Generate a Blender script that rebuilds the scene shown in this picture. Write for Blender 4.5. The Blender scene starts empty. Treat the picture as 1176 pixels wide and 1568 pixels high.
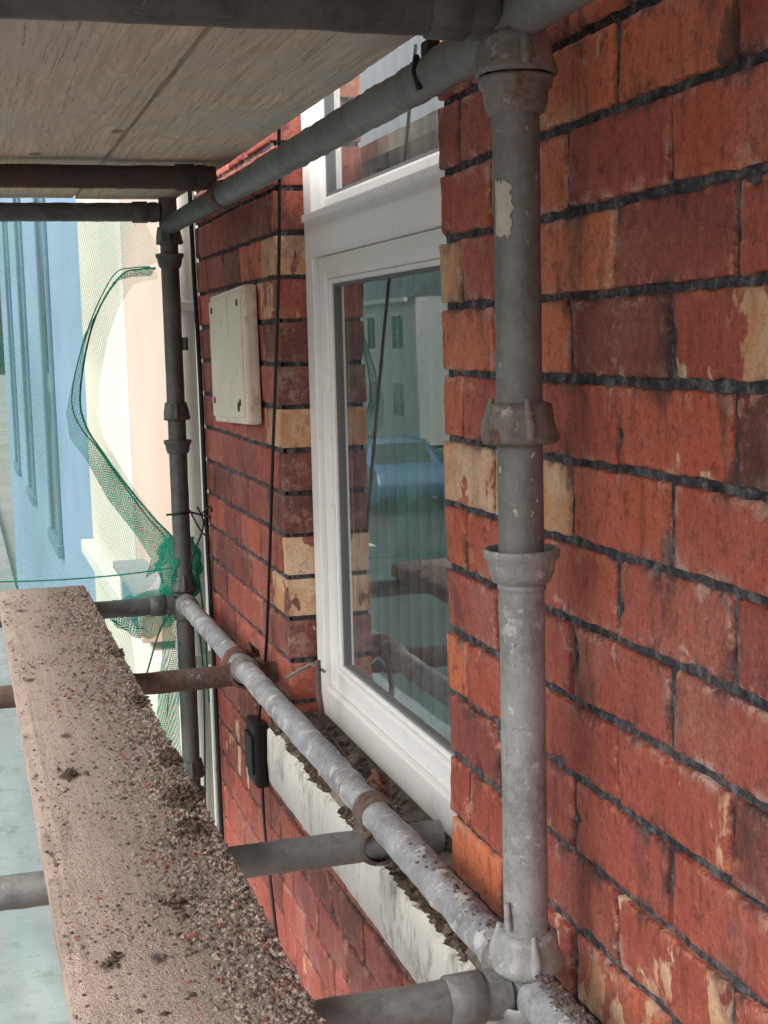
import bpy, math, random
import numpy as np
from mathutils import Vector, Matrix, noise
random.seed(7); RNG=np.random.default_rng(5)
S=bpy.context.scene
# ------------------------------------------------------------------ node helpers
class NT:
    def __init__(s,name):
        s.m=bpy.data.materials.new(name); s.m.use_nodes=True; s.t=s.m.node_tree
        s.t.nodes.clear(); s.out=s.t.nodes.new('ShaderNodeOutputMaterial')
        s.co=s.t.nodes.new('ShaderNodeTexCoord')
    def L(s,a,b): s.t.links.new(a,b)
    def n(s,typ,**k):
        nd=s.t.nodes.new(typ)
        for kk,v in k.items(): setattr(nd,kk,v)
        return nd
    def setv(s,sock,v):
        if hasattr(v,'is_linked') or isinstance(v,bpy.types.NodeSocket): s.L(v,sock)
        elif isinstance(v,(tuple,list)) and len(v)==3 and sock.type=='RGBA': sock.default_value=(*v,1)
        else: sock.default_value=v
    def mapping(s,scale=(1,1,1),rot=(0,0,0),loc=(0,0,0),src=None):
        m=s.n('ShaderNodeMapping'); m.inputs['Scale'].default_value=scale; m.inputs['Rotation'].default_value=rot
        m.inputs['Location'].default_value=loc
        s.L(src if src is not None else s.co.outputs['Object'],m.inputs['Vector']); return m.outputs['Vector']
    def noise(s,scale=5,detail=6,rough=.6,vec=None,dist=0):
        m=s.n('ShaderNodeTexNoise'); m.inputs['Scale'].default_value=scale; m.inputs['Detail'].default_value=min(detail,4)
        m.inputs['Roughness'].default_value=rough; m.inputs['Distortion'].default_value=dist
        s.L(vec if vec is not None else s.co.outputs['Object'],m.inputs['Vector']); return m.outputs['Fac']
    def voro(s,scale=5,vec=None,feature='F1'):
        m=s.n('ShaderNodeTexVoronoi',feature=feature); m.inputs['Scale'].default_value=scale
        s.L(vec if vec is not None else s.co.outputs['Object'],m.inputs['Vector']); return m.outputs['Distance']
    def ramp(s,fac,stops,interp='LINEAR'):
        r=s.n('ShaderNodeValToRGB'); e=r.color_ramp; e.interpolation=interp
        while len(e.elements)<len(stops): e.elements.new(.5)
        for el,(p,c) in zip(e.elements,stops):
            el.position=p; el.color=(*c,1) if isinstance(c,(tuple,list)) else (c,c,c,1)
        s.L(fac,r.inputs['Fac']); return r.outputs['Color']
    def mix(s,fac,a,b,mode='MIX'):
        m=s.n('ShaderNodeMix',data_type='RGBA',blend_type=mode)
        s.setv(m.inputs[0],fac); s.setv(m.inputs[6],a); s.setv(m.inputs[7],b); return m.outputs[2]
    def math(s,op,a,b=0.,c=None):
        m=s.n('ShaderNodeMath',operation=op); s.setv(m.inputs[0],a); s.setv(m.inputs[1],b)
        if c is not None: s.setv(m.inputs[2],c)
        m.use_clamp=False; return m.outputs[0]
    def bump(s,h,strength=.5,dist=.002,nrm=None):
        b=s.n('ShaderNodeBump'); b.inputs['Strength'].default_value=strength; b.inputs['Distance'].default_value=dist
        s.L(h,b.inputs['Height'])
        if nrm is not None: s.L(nrm,b.inputs['Normal'])
        return b.outputs['Normal']
    def pbr(s,col,rough=.7,metal=0.,nrm=None,spec=.5):
        p=s.n('ShaderNodeBsdfPrincipled'); s.setv(p.inputs['Base Color'],col); s.setv(p.inputs['Roughness'],rough)
        s.setv(p.inputs['Metallic'],metal); s.setv(p.inputs['Specular IOR Level'],spec)
        if nrm is not None: s.L(nrm,p.inputs['Normal'])
        s.L(p.outputs[0],s.out.inputs['Surface']); s.p=p; return s.m
def attr(t,name):
    a=t.n('ShaderNodeAttribute',attribute_name=name); sp=t.n('ShaderNodeSeparateColor'); t.L(a.outputs['Color'],sp.inputs[0])
    return sp.outputs
# ------------------------------------------------------------------ materials
def m_brick():
    t=NT('brick'); a=attr(t,'bk')
    base=t.ramp(a[0],[(0,(.11,.032,.029)),(.14,(.19,.042,.036)),(.28,(.26,.060,.050)),(.42,(.34,.068,.045)),(.56,(.39,.088,.062)),(.70,(.44,.09,.052)),(.84,(.53,.125,.065)),(1,(.68,.19,.075))])
    n1=t.noise(9,4,.65)
    base=t.mix(t.ramp(n1,[(.35,0.),(.7,.5)]),base,t.mix(.5,base,(.56,.21,.14)))
    n2=t.noise(42,4,.72)
    base=t.mix(t.ramp(n2,[(.55,0.),(.67,.6)]),base,(.14,.038,.033))
    n8=t.noise(150,3,.75)
    base=t.mix(t.ramp(n8,[(.56,0.),(.66,.6)]),base,(.10,.032,.029))
    base=t.mix(t.ramp(n8,[(.32,.35),(.42,0.)]),base,(.62,.28,.20))
    dr=t.noise(10,3,.6,t.mapping((6,6,1.)))
    base=t.mix(t.ramp(dr,[(.56,0.),(.68,.55)]),base,(.17,.048,.04))
    n6=t.noise(13,4,.75,t.mapping((1,1,.5),loc=(9,4,2)))
    base=t.mix(t.ramp(n6,[(.56,0.),(.68,.72)]),base,(.085,.040,.037))
    n3=t.noise(4.3,4,.7,t.mapping((1,1,1),loc=(3,1,8)))
    base=t.mix(t.math('MULTIPLY',t.ramp(n3,[(.50,0.),(.74,.5)]),t.ramp(n8,[(.4,1.),(.6,.3)])),base,(.50,.29,.23))
    # buff bricks and lime-stained patches: a[1] raises the whole face over the threshold
    n4=t.noise(2.4,4,.6,t.mapping((7,7,4.2)))
    thr=t.math('ADD',n4,t.math('MULTIPLY',a[1],.36)); thr=t.math('ADD',thr,t.math('MULTIPLY',n2,.16))
    cream=t.mix(t.ramp(n1,[(.4,0.),(.6,1.)]),(.74,.55,.37),(.64,.32,.15))
    cream=t.mix(t.ramp(n8,[(.5,0.),(.66,.5)]),cream,(.40,.26,.16))
    cream=t.mix(t.ramp(n6,[(.5,0.),(.66,.6)]),cream,(.32,.15,.09))
    base=t.mix(t.ramp(thr,[(.815,0.),(.845,.92)]),base,cream)
    n5=t.noise(30,4,.75,t.mapping(loc=(1,2,3)))
    ew=t.math('MULTIPLY',a[2],t.ramp(n5,[(.51,0.),(.57,1.)]))
    base=t.mix(t.math('MULTIPLY',ew,.7),base,t.mix(t.ramp(n3,[(.45,0.),(.6,1.)]),(.56,.20,.11),(.64,.50,.42)))
    base=t.mix(t.math('MULTIPLY',a[2],t.ramp(n6,[(.5,0.),(.62,.7)])),base,(.05,.038,.038))
    h=t.math('ADD',n2,t.math('MULTIPLY',n1,1.))
    h=t.math('ADD',h,t.math('MULTIPLY',n8,1.)); h=t.math('ADD',h,t.math('MULTIPLY',dr,-1.2))
    return t.pbr(base,t.ramp(n2,[(.3,.46),(.7,.8)]),0,t.bump(h,1.,.0028),.4)
def m_mortar():
    t=NT('mortar'); n=t.noise(60,4,.78); n2=t.noise(7,4,.6)
    c=t.ramp(n,[(.32,(.025,.025,.03)),(.5,(.085,.086,.098)),(.66,(.24,.24,.25))])
    c=t.mix(t.ramp(n2,[(.60,0.),(.72,.4)]),c,(.20,.14,.12))
    return t.pbr(c,.95,0,t.bump(t.noise(170,4,.8),1,.005),.2)
def m_metal(name,dark=(.10,.105,.105),light=(.30,.31,.31),spl=(.6,.6,.58),splat=.1,rust=.2,metal=.35,rough=.55,sc=1.,rc=None,con=.6):
    t=NT(name); n1=t.noise(9*sc,4,.7); n2=t.noise(80*sc,4,.78,dist=.6); n3=t.noise(30*sc,4,.75,t.mapping(loc=(5,2,7)))
    c=t.mix(t.ramp(n1,[(.30,0.),(.70,1.)]),dark,light)
    c=t.mix(t.ramp(n2,[(.46,.0),(.62,con)]),c,light)
    c=t.mix(t.ramp(n2,[(.34,con),(.46,0.)]),c,dark)
    c=t.mix(t.ramp(n3,[(.70-.35*splat,0.),(.76-.35*splat,.75)]),c,spl)
    nr=t.noise(16*sc,4,.75,t.mapping(loc=(1,8,3)))
    rm=t.ramp(nr,[(.74-.45*rust,0.),(.86-.45*rust,1.)])
    rc=rc or ((.085,.036,.022),(.21,.095,.055))
    c=t.mix(rm,c,t.mix(t.ramp(n2,[(.4,0.),(.6,1.)]),rc[0],rc[1]))
    h=t.math('ADD',n2,t.math('MULTIPLY',n3,1.2))
    mt=t.math('MULTIPLY',t.math('SUBTRACT',1.,rm),metal)
    return t.pbr(c,t.ramp(n2,[(.3,rough-.12),(.7,rough+.2)]),mt,t.bump(h,.7,.0016),.5)
def mask_spot(t,x,y,r,squash=.6,nz=None):
    geo=t.mapping(loc=(-x,-y*squash,0),scale=(1,squash,0))
    ln=t.n('ShaderNodeVectorMath',operation='LENGTH'); t.L(geo,ln.inputs[0])
    d=t.math('ADD',ln.outputs['Value'],t.math('MULTIPLY',t.math('SUBTRACT',nz,.5),r*2.2))
    return t.ramp(d,[(r*.6,1.),(r*1.1,0.)])
def m_board_top():
    t=NT('board_dusty_timber')
    g=t.noise(3,4,.65,t.mapping((30,1.2,30))); n1=t.noise(9,4,.7); n2=t.noise(80,4,.8); n3=t.noise(320,3,.8)
    c=t.ramp(g,[(.3,(.28,.21,.175)),(.5,(.42,.33,.28)),(.7,(.52,.42,.365))])
    c=t.mix(t.ramp(n1,[(.38,.1),(.62,.85)]),c,(.58,.45,.385))
    sx=t.n('ShaderNodeSeparateXYZ'); t.L(t.co.outputs['Object'],sx.inputs[0])
    xx=t.math('ADD',sx.outputs[0],t.math('MULTIPLY',t.math('SUBTRACT',n1,.5),.22))
    gr=t.ramp(xx,[(.12,0.),(.23,1.)])
    c=t.mix(t.math('MULTIPLY',gr,t.ramp(n2,[(.3,.45),(.6,.95)])),c,(.225,.185,.16))
    c=t.mix(t.ramp(n3,[(.53,0.),(.66,.75)]),c,(.135,.105,.09))
    c=t.mix(t.ramp(n3,[(.32,.6),(.44,0.)]),c,(.66,.56,.50))
    c=t.mix(t.ramp(n2,[(.56,0.),(.7,.5)]),c,(.60,.49,.43))
    c=t.mix(t.ramp(n2,[(.30,.7),(.42,0.)]),c,(.18,.14,.12))
    for (x,y,r) in [(.115,1.42,.011),(.167,1.42,.009),(.125,2.1,.014),(.138,2.32,.010),(.116,3.5,.013),(.10,2.75,.011)]:
        c=t.mix(t.math('MULTIPLY',mask_spot(t,x,y,r,nz=n2),.85),c,(.045,.032,.028))
    h=t.math('ADD',n2,t.math('MULTIPLY',n3,.8)); h=t.math('ADD',h,t.math('MULTIPLY',g,.6))
    return t.pbr(c,.92,0,t.bump(h,1,.004),.2)
def m_wood_under():
    t=NT('board_underside'); g=t.noise(4,4,.6,t.mapping((26,.9,26)),dist=.6); n1=t.noise(5,4,.65); n2=t.noise(40,4,.75,t.mapping((3,.5,3)))
    ring=t.noise(2.0,2,.5,t.mapping((5,.6,5)),dist=.8); rg=t.math('FRACT',t.math('MULTIPLY',ring,13.))
    c=t.ramp(g,[(.30,(.44,.36,.26)),(.5,(.60,.52,.40)),(.68,(.72,.64,.51))])
    c=t.mix(t.ramp(rg,[(.0,.38),(.2,0.),(.7,0.),(1.,.38)]),c,(.36,.28,.19))
    c=t.mix(t.ramp(n1,[(.42,0.),(.60,.75)]),c,(.50,.49,.45))
    c=t.mix(t.ramp(n2,[(.58,0.),(.74,.5)]),c,(.26,.20,.14))
    v=t.voro(7,t.mapping((1.,.5,1)));kn=t.ramp(t.math('ADD',v,t.math('MULTIPLY',n2,.06)),[(.10,1.),(.14,0.)])
    c=t.mix(t.math('MULTIPLY',kn,.75),c,(.18,.11,.06))
    cr=t.noise(3,3,.5,t.mapping((60,.8,60),loc=(4,4,4)));c=t.mix(t.ramp(cr,[(.62,0.),(.63,.8),(.64,.8),(.65,0.)]),c,(.14,.10,.07))
    return t.pbr(c,.85,0,t.bump(t.math('ADD',g,n2),.5,.002),.25)
def m_plain(name,col,rough=.6,var=.25,sc=3,bump=.2,dirt=None,spec=.4,da=.54):
    t=NT(name); n=t.noise(sc,4,.65); n2=t.noise(sc*9,4,.7)
    d=tuple(x*(1-var) for x in col)
    c=t.mix(t.ramp(n,[(.35,0.),(.68,1.)]),d,col)
    if dirt:
        n3=t.noise(sc*2.2,4,.75,t.mapping((1,1,.45),loc=(2,5,1)));c=t.mix(t.ramp(n3,[(da,0.),(da+.16,.75)]),c,dirt)
        c=t.mix(t.ramp(n2,[(.6,0.),(.7,.5)]),c,dirt)
    return t.pbr(c,rough,0,t.bump(n2,bump,.002),spec)
def m_glass(name,boost=1.6,tint=(.92,.97,.95)):
    t=NT(name); fr=t.n('ShaderNodeFresnel'); fr.inputs['IOR'].default_value=1.5
    nb=t.bump(t.noise(1.6,2,.4),.10,.01)
    fac=t.math('MINIMUM',t.math('MULTIPLY',fr.outputs[0],boost),1.)
    tr=t.n('ShaderNodeBsdfTransparent'); tr.inputs[0].default_value=(*tint,1)
    gl=t.n('ShaderNodeBsdfGlossy'); gl.inputs['Roughness'].default_value=.012; gl.inputs[0].default_value=(.95,.97,.98,1)
    t.L(nb,gl.inputs['Normal'])
    mx=t.n('ShaderNodeMixShader'); t.L(fac,mx.inputs[0]); t.L(tr.outputs[0],mx.inputs[1]); t.L(gl.outputs[0],mx.inputs[2])
    df=t.n('ShaderNodeBsdfDiffuse'); df.inputs[0].default_value=(.55,.56,.55,1)
    du=t.math('MULTIPLY_ADD',t.ramp(t.noise(5,4,.7,t.mapping((1,1,.5))),[(.35,0.),(.75,1.)]),.10,.03)
    m2=t.n('ShaderNodeMixShader'); t.L(du,m2.inputs[0]); t.L(mx.outputs[0],m2.inputs[1]); t.L(df.outputs[0],m2.inputs[2])
    t.L(m2.outputs[0],t.out.inputs['Surface']); return t.m
def m_net(name,col,op0,op1,cell=170,k=.8):
    t=NT(name)
    wv=t.noise(2.6,2,.6,t.mapping((2.2,.5,.7)))
    th=t.ramp(wv,[(.35,op0),(.65,op1)])
    ch=t.n('ShaderNodeTexChecker'); ch.inputs['Scale'].default_value=cell
    t.L(t.mapping((1,0,1),rot=(0,.5,0)),ch.inputs['Vector'])
    th=t.math('MULTIPLY',th,t.math('MULTIPLY_ADD',ch.outputs['Fac'],k,1-k/2))
    df=t.n('ShaderNodeBsdfDiffuse'); df.inputs[0].default_value=(*col,1)
    tl=t.n('ShaderNodeBsdfTranslucent'); tl.inputs[0].default_value=(*col,1)
    m1=t.n('ShaderNodeMixShader'); m1.inputs[0].default_value=.5; t.L(df.outputs[0],m1.inputs[1]); t.L(tl.outputs[0],m1.inputs[2])
    tr=t.n('ShaderNodeBsdfTransparent'); m2=t.n('ShaderNodeMixShader')
    t.L(th,m2.inputs[0]); t.L(tr.outputs[0],m2.inputs[1]); t.L(m1.outputs[0],m2.inputs[2]); t.L(m2.outputs[0],t.out.inputs['Surface']); return t.m
M=dict(brick=m_brick(),mortar=m_mortar(),
 galv=m_metal('galvanised_dark',(.13,.135,.13),(.28,.29,.275),(.45,.45,.43),splat=.04,rust=.10,con=.5),
 galvl=m_metal('galvanised_light',(.22,.225,.22),(.43,.44,.43),(.62,.62,.59),splat=.28,rust=.12,metal=.3,con=.55),
 galvd=m_metal('weathered_tube_dark',(.055,.062,.06),(.16,.17,.16),splat=.02,rust=.22,con=.45),
 tgal=m_metal('upper_ledger_grey',(.12,.13,.135),(.29,.305,.31),splat=.02,rust=.10,metal=.45,rough=.5,con=.5),
 led=m_metal('splattered_tube',(.18,.18,.19),(.45,.46,.48),(.70,.69,.66),splat=.42,rust=.32,metal=.3,rc=((.13,.095,.075),(.27,.21,.17))),
 rust=m_metal('rusty_tube',(.06,.045,.04),(.17,.13,.115),(.40,.37,.35),splat=.2,rust=.60,metal=.1,rough=.75,rc=((.07,.035,.025),(.16,.085,.06))),
 rusto=m_metal('orange_rust',(.10,.045,.03),(.20,.10,.065),(.3,.2,.15),splat=.1,rust=.85,metal=.05,rough=.8,rc=((.08,.034,.023),(.20,.09,.055))),
 rustd=m_metal('dark_rusty_tube',(.035,.028,.026),(.08,.06,.05),(.2,.18,.17),splat=.05,rust=.6,metal=.1,rough=.75,rc=((.04,.022,.018),(.10,.045,.03))),
 cup=m_metal('cup_iron',(.14,.125,.115),(.30,.28,.26),(.55,.52,.5),splat=.3,rust=.42,metal=.3,rough=.6),
 btop=m_board_top(),bund=m_wood_under(),
 upvc=m_plain('white_upvc',(.88,.88,.86),.32,.06,4,.05,(.55,.54,.5),da=.64),
 upvcd=m_plain('grey_gasket',(.16,.165,.17),.6,.1,4,.05),
 sill=m_plain('flaking_white_paint',(.78,.77,.72),.7,.18,9,.6,(.17,.155,.12),da=.53),
 sillt=m_plain('dirty_sill',(.34,.30,.25),.95,.6,20,1,(.06,.055,.05)),
 dirt=m_plain('dirt',(.14,.095,.07),.95,.6,60,1), grit=m_plain('grit',(.50,.40,.34),.95,.5,90,1),gritd=m_plain('dark_grit',(.24,.195,.17),.95,.55,90,1),chip=m_plain('brick_chips',(.38,.15,.10),.9,.4,90,1),
 box=m_plain('cream_enamel',(.84,.79,.65),.5,.10,8,.2,(.42,.26,.13),da=.57),
 black=m_plain('black_rubber',(.012,.012,.014),.5,.2,20,.2),
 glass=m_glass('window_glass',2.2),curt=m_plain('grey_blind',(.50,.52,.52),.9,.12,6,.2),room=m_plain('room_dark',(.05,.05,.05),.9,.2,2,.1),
 cream=m_plain('cream_render',(.64,.62,.51),.8,.08,1.5,.2),creamw=m_plain('white_trim',(.68,.67,.61),.6,.06,2,.1),pink=m_plain('pink_render',(.58,.45,.37),.85,.12,2,.2),
 blue=m_plain('blue_render',(.23,.35,.48),.75,.12,1.2,.2),blued=m_plain('blue_trim',(.12,.21,.29),.6,.15,3,.1),
 lead=m_plain('lead_grey',(.30,.32,.34),.6,.2,5,.1),slate=m_plain('slate',(.10,.11,.13),.7,.3,8,.4),
 pave=m_plain('paving',(.32,.32,.31),.9,.3,1.5,.5,(.12,.12,.12)),road=m_plain('asphalt',(.06,.06,.062),.9,.25,2,.5),ground=m_plain('ground',(.30,.30,.27),.95,.25,.4,.3),
 line=m_plain('road_paint',(.7,.7,.68),.8,.1,5,.1),grass=m_plain('grass',(.07,.12,.035),.95,.5,4,.8),
 net=m_net('green_net',(.20,.53,.44),.20,.46,300,.7),netb=m_net('green_net_bunched',(.03,.40,.27),.42,.85,230,.9),hem=m_plain('net_hem',(.03,.33,.22),.8,.3,30,.4),
 carb=m_plain('car_paint_blue',(.06,.18,.32),.25,.05,2,.0,spec=.6),tyre=m_plain('tyre',(.02,.02,.02),.9,.1,9,.2),cglass=m_plain('car_glass',(.03,.035,.04),.1,.1,2,0),
 paintw=m_plain('old_cream_paint',(.62,.60,.52),.6,.15,60,.3,(.3,.3,.28)),opp=m_plain('pale_render',(.70,.70,.68),.8,.1,.6,.1),redt=m_plain('red_plastic',(.45,.05,.04),.5,.1,3,.1))
# ------------------------------------------------------------------ mesh builder
class MB:
    def __init__(s): s.v=[];s.f=[];s.mi=[];s.mats=[];s.sm=[];s.col=None
    def mat(s,m):
        if m not in s.mats: s.mats.append(m)
        return s.mats.index(m)
    def add(s,vs,fs,m,smooth=False):
        o=len(s.v); s.v+= [tuple(map(float,x)) for x in vs]; i=s.mat(m)
        for f in fs: s.f.append(tuple(o+k for k in f)); s.mi.append(i); s.sm.append(smooth)
    def box(s,x0,x1,y0,y1,z0,z1,m,b=0.):
        if b<=0:
            vs=[(x,y,z) for z in (z0,z1) for y in (y0,y1) for x in (x0,x1)]
            s.add(vs,[(0,2,3,1),(4,5,7,6),(0,1,5,4),(2,6,7,3),(0,4,6,2),(1,3,7,5)],m); return
        import bmesh
        bm=bmesh.new(); bmesh.ops.create_cube(bm,size=1)
        for v in bm.verts: v.co=Vector(((x0+x1)/2+v.co.x*(x1-x0),(y0+y1)/2+v.co.y*(y1-y0),(z0+z1)/2+v.co.z*(z1-z0)))
        bmesh.ops.bevel(bm,geom=list(bm.edges),offset=b,segments=2,affect='EDGES',profile=.6)
        bm.verts.index_update(); s.add([v.co[:] for v in bm.verts],[tuple(v.index for v in f.verts) for f in bm.faces],m,False); bm.free()
    def tube(s,pts,r,m,seg=20,wob=0.,caps=True,hollow=False):
        pts=[Vector(p) for p in pts]; n=len(pts); rr=r if isinstance(r,(list,tuple)) else [r]*n
        vs=[];fs=[]
        T=[(pts[min(i+1,n-1)]-pts[max(i-1,0)]).normalized() for i in range(n)]
        ref=Vector((0,0,1)) if abs(T[0].z)<.8 else Vector((1,0,0))
        A=(ref-T[0]*ref.dot(T[0])).normalized()
        for i in range(n):
            A=(A-T[i]*A.dot(T[i])).normalized(); B=T[i].cross(A)
            for k in range(seg):
                a=2*math.pi*k/seg; q=pts[i]+(A*math.cos(a)+B*math.sin(a))*rr[i]
                if wob: q+= (A*math.cos(a)+B*math.sin(a))*wob*(noise.noise(q*28)+.5*noise.noise(q*75))
                vs.append(q[:])
        for i in range(n-1):
            for k in range(seg):
                k2=(k+1)%seg; fs.append((i*seg+k,i*seg+k2,(i+1)*seg+k2,(i+1)*seg+k))
        s.add(vs,fs,m,True)
        if caps:
            if hollow:
                for e,i0 in ((0,0),(n-1,(n-1)*seg)):
                    c=pts[e]; inner=[(c+(Vector(vs[i0+k])-c)*.82)[:] for k in range(seg)]; deep=[(Vector(q)+(T[e]*(.05 if e==0 else -.05)))[:] for q in inner]
                    ring=[vs[i0+k] for k in range(seg)]
                    s.add(ring+inner+deep,[(k,(k+1)%seg,seg+(k+1)%seg,seg+k) for k in range(seg)]+[(seg+k,seg+(k+1)%seg,2*seg+(k+1)%seg,2*seg+k) for k in range(seg)]+[tuple(2*seg+k for k in range(seg))],m)
            else:
                s.add(vs[:seg],[tuple(range(seg))],m); s.add(vs[-seg:],[tuple(range(seg))],m)
    def lathe(s,c,prof,m,seg=36,axis='z',mod=None):
        vs=[];fs=[];n=len(prof)
        for (r,h) in prof:
            for k in range(seg):
                a=2*math.pi*k/seg; q=r*(mod(a,h) if mod else 1); q+=.0007*noise.noise(Vector((math.cos(a)*4,math.sin(a)*4,h*90+c[0]*9+c[1]*3)))
                u,v=q*math.cos(a),q*math.sin(a)
                if axis=='z': vs.append((c[0]+u,c[1]+v,c[2]+h))
                elif axis=='y': vs.append((c[0]+u,c[1]+h,c[2]+v))
                else: vs.append((c[0]+h,c[1]+u,c[2]+v))
        for i in range(n-1):
            for k in range(seg):
                k2=(k+1)%seg; fs.append((i*seg+k,i*seg+k2,(i+1)*seg+k2,(i+1)*seg+k))
        s.add(vs,fs,m,True)
    def obj(s,name,parent=None):
        me=bpy.data.meshes.new(name); me.from_pydata(s.v,[],s.f); 
        for m in s.mats: me.materials.append(m)
        me.polygons.foreach_set('material_index',s.mi); me.polygons.foreach_set('use_smooth',s.sm)
        if s.col is not None:
            ca=me.color_attributes.new('bk','FLOAT_COLOR','POINT'); ca.data.foreach_set('color',np.array(s.col,dtype=np.float32).ravel())
        me.update(); o=bpy.data.objects.new(name,me); S.collection.objects.link(o)
        if parent: o.parent=parent
        return o
def empty(name):
    e=bpy.data.objects.new(name,None); S.collection.objects.link(e); e.empty_display_size=.2; return e
def grit(mb,m,n,fpos,smin,smax,flat=.7,pw=3):
    base=np.array([(1,0,0),(-1,0,0),(0,1,0),(0,-1,0),(0,0,1),(0,0,-1)],float)
    F=[(0,2,4),(2,1,4),(1,3,4),(3,0,4),(2,0,5),(1,2,5),(3,1,5),(0,3,5)]
    vs=[];fs=[]
    for i in range(n):
        p=fpos()
        if p is None: continue
        r=smin+(smax-smin)*random.random()**pw; v=base*(1+RNG.uniform(-.4,.4,(6,3)))*r; a=random.random()*6.28
        c,s_=math.cos(a),math.sin(a); v=v@np.array([[c,s_,0],[-s_,c,0],[0,0,flat]]); v=v+np.array(p)+np.array([0,0,r*flat*.4]); o=len(vs)
        vs+= [tuple(q) for q in v]; fs+= [tuple(o+k for k in f) for f in F]
    mb.add(vs,fs,m)
# ------------------------------------------------------------------ BRICK HOUSE
W=.639; C=.0896; Z0=.2194; BM=.2271; S0=1.4103; JN=1.8288; JF=2.85; WE=3.83; GZ=-3.6
WB,WT=-.80,1.05
house=empty('brick_house')
bk=MB(); bk.col=[]; bk.mat(M['brick'])
def brick(y0,y1,z0,z1,r,cream,near=True,xo=0.,depth=.10):
    L=y1-y0;H=z1-z0
    st=(.008 if y0<2.0 else .016) if near else .05
    nu=max(3,int(L/st)); nv=(9 if y0<2.0 else 5) if near else 2
    us=[0,.0018]+[.006+(L-.012)*i/nu for i in range(nu+1)]+[L-.0018,L]
    vs_=[0,.0018]+[.006+(H-.012)*i/nv for i in range(nv+1)]+[H-.0018,H]
    sd=random.random()*50; tilt=random.uniform(-.018,.018); tz=random.uniform(-.035,.035)
    chipl=random.choice([.26,.33,.40]); wear=1. if y0<2. else .45
    nU,nV=len(us),len(vs_); P=[];Cc=[]
    for j,v in enumerate(vs_):
        for i,u in enumerate(us):
            d=min(u,L-u,v,H-v)
            yy=y0+u; zz=z0+v
            x=W+xo+tilt*(u-L/2)+tz*(v-H/2)
            nv3=Vector((yy*40,zz*40,sd))
            x+=.0013*noise.noise(nv3)+.0015*noise.noise(nv3*.3)+.0009*noise.noise(nv3*2.5)
            if d<1e-6: x+=.0032; w=1.; a=.0026
            elif d<.003: x+=.0005; w=1.; a=.0018
            elif d<.010: w=.55; a=.0005
            else: w=0.; a=0
            if d<.016:
                ch=noise.noise(Vector((yy*30,zz*30,sd+9)))
                if ch>chipl: x+=.012*(ch-chipl)*(2.0 if d<.003 else (1.6 if d<.01 else .7)); w=max(w,.8)
            if a: yy+=a*noise.noise(Vector((yy*45,zz*70,sd+3))); zz+=a*noise.noise(Vector((yy*45,zz*70,sd+5)))
            P.append((x,yy,zz)); Cc.append((r,cream,w*wear,1))
    F=[]
    for j in range(nV-1):
        for i in range(nU-1):
            a=j*nU+i; F.append((a,a+nU,a+nU+1,a+1))
    ring=[i for i in range(nU)]+[j*nU+nU-1 for j in range(1,nV)]+[(nV-1)*nU+i for i in range(nU-2,-1,-1)]+[j*nU for j in range(nV-2,0,-1)]
    o=len(P)
    for k in ring: P.append((W+xo+depth,P[k][1],P[k][2])); Cc.append((r,cream*.95,.1,1))
    n=len(ring)
    for k in range(n): F.append((ring[k],ring[(k+1)%n],o+(k+1)%n,o+k))
    bk.add(P,F,M['brick'],True); bk.col+=Cc
# (Y on wall, course index from top line, tone, cream amount)
SPEC=[(1.45,-1,.85,1.0),(1.30,-1,.95,.3),(1.76,1,.5,1.3),(1.12,2,.5,.50),(1.5,4,.95,1.1),(1.76,4,.7,.9),(1.78,7,.95,.1),(1.25,9,.5,.5),(1.2,10,.8,.55),(1.0,10,.5,.9),(1.0,9,.6,.7),(1.75,10,.98,0.),(1.1,-2,1.,0),(1.0,-2,.95,0),(1.2,-1,.85,0),(1.1,-1,.95,0),(1.05,0,.8,0),(1.3,-2,.9,.2),
 (2.86,0,.2,1.0),(2.86,2,.0,0),(2.86,4,.3,1.2),(2.86,3,0,0),(2.86,6,.0,0),(2.86,8,.02,.9),(2.86,-1,.7,.3),(2.86,5,.05,0),(2.86,7,.3,.8),(2.86,1,.4,.2),(2.86,9,.0,0),(2.86,10,.4,0)]
def row(y0,y1,z0,z1,par,near,k):
    y=S0+(.0 if par==0 else BM/2); y-=BM*math.ceil((y-y0)/BM)
    while y<y1-.02:
        a=max(y,y0);b=min(y+BM,y1)
        if y1-b<.03: b=y1
        j=.0050
        if b-a>.03:
            n=noise.noise(Vector((a*.9,z0*1.3,4)))
            r=.48+.22*n+random.uniform(-.31,.31)
            if a<1.75 and z0>-.1: r+=.10
            if a>2.0: r-=.10
            if random.random()<.10: r+=.25
            if random.random()<.12: r-=.25
            cream=0. 
            q_=random.random()
            if q_<.05: cream=random.uniform(.9,1.1)*(1 if a<2.4 else .5)
            elif q_<.11: cream=random.uniform(.25,.45)
            for (sy,sk,sr,sc) in SPEC:
                if sk==k and a<=sy<b: r,cream=sr,sc
            jl=.0062+random.uniform(-.0012,.0016)
            aa=a+(jl if a>y0+1e-4 else 0); bb=b-(jl if b<y1-1e-4 else 0)
            brick(aa,bb,z0+j+random.uniform(-.0008,.0008),z1-j+random.uniform(-.0012,.0008),min(max(r,0),1),cream,near,random.uniform(-.0012,.0012))
        if b==y1: break
        y+=BM
for k in range(-15,38):
    zt=Z0-k*C; zb=zt-C; near=zb>-1.7 and zt<.75
    par=k%2
    if zb<GZ: break
    if zt>WT+.02 or zt<WB-.005: row(.0,WE,zb,zt,par,near,k)
    else:
        row(.0,JN,zb,zt,par,near,k); row(JF,WE,zb,zt,par,near,k)
bk.obj('wall_bricks',house)
mo=MB(); X0=W+.0120
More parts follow.
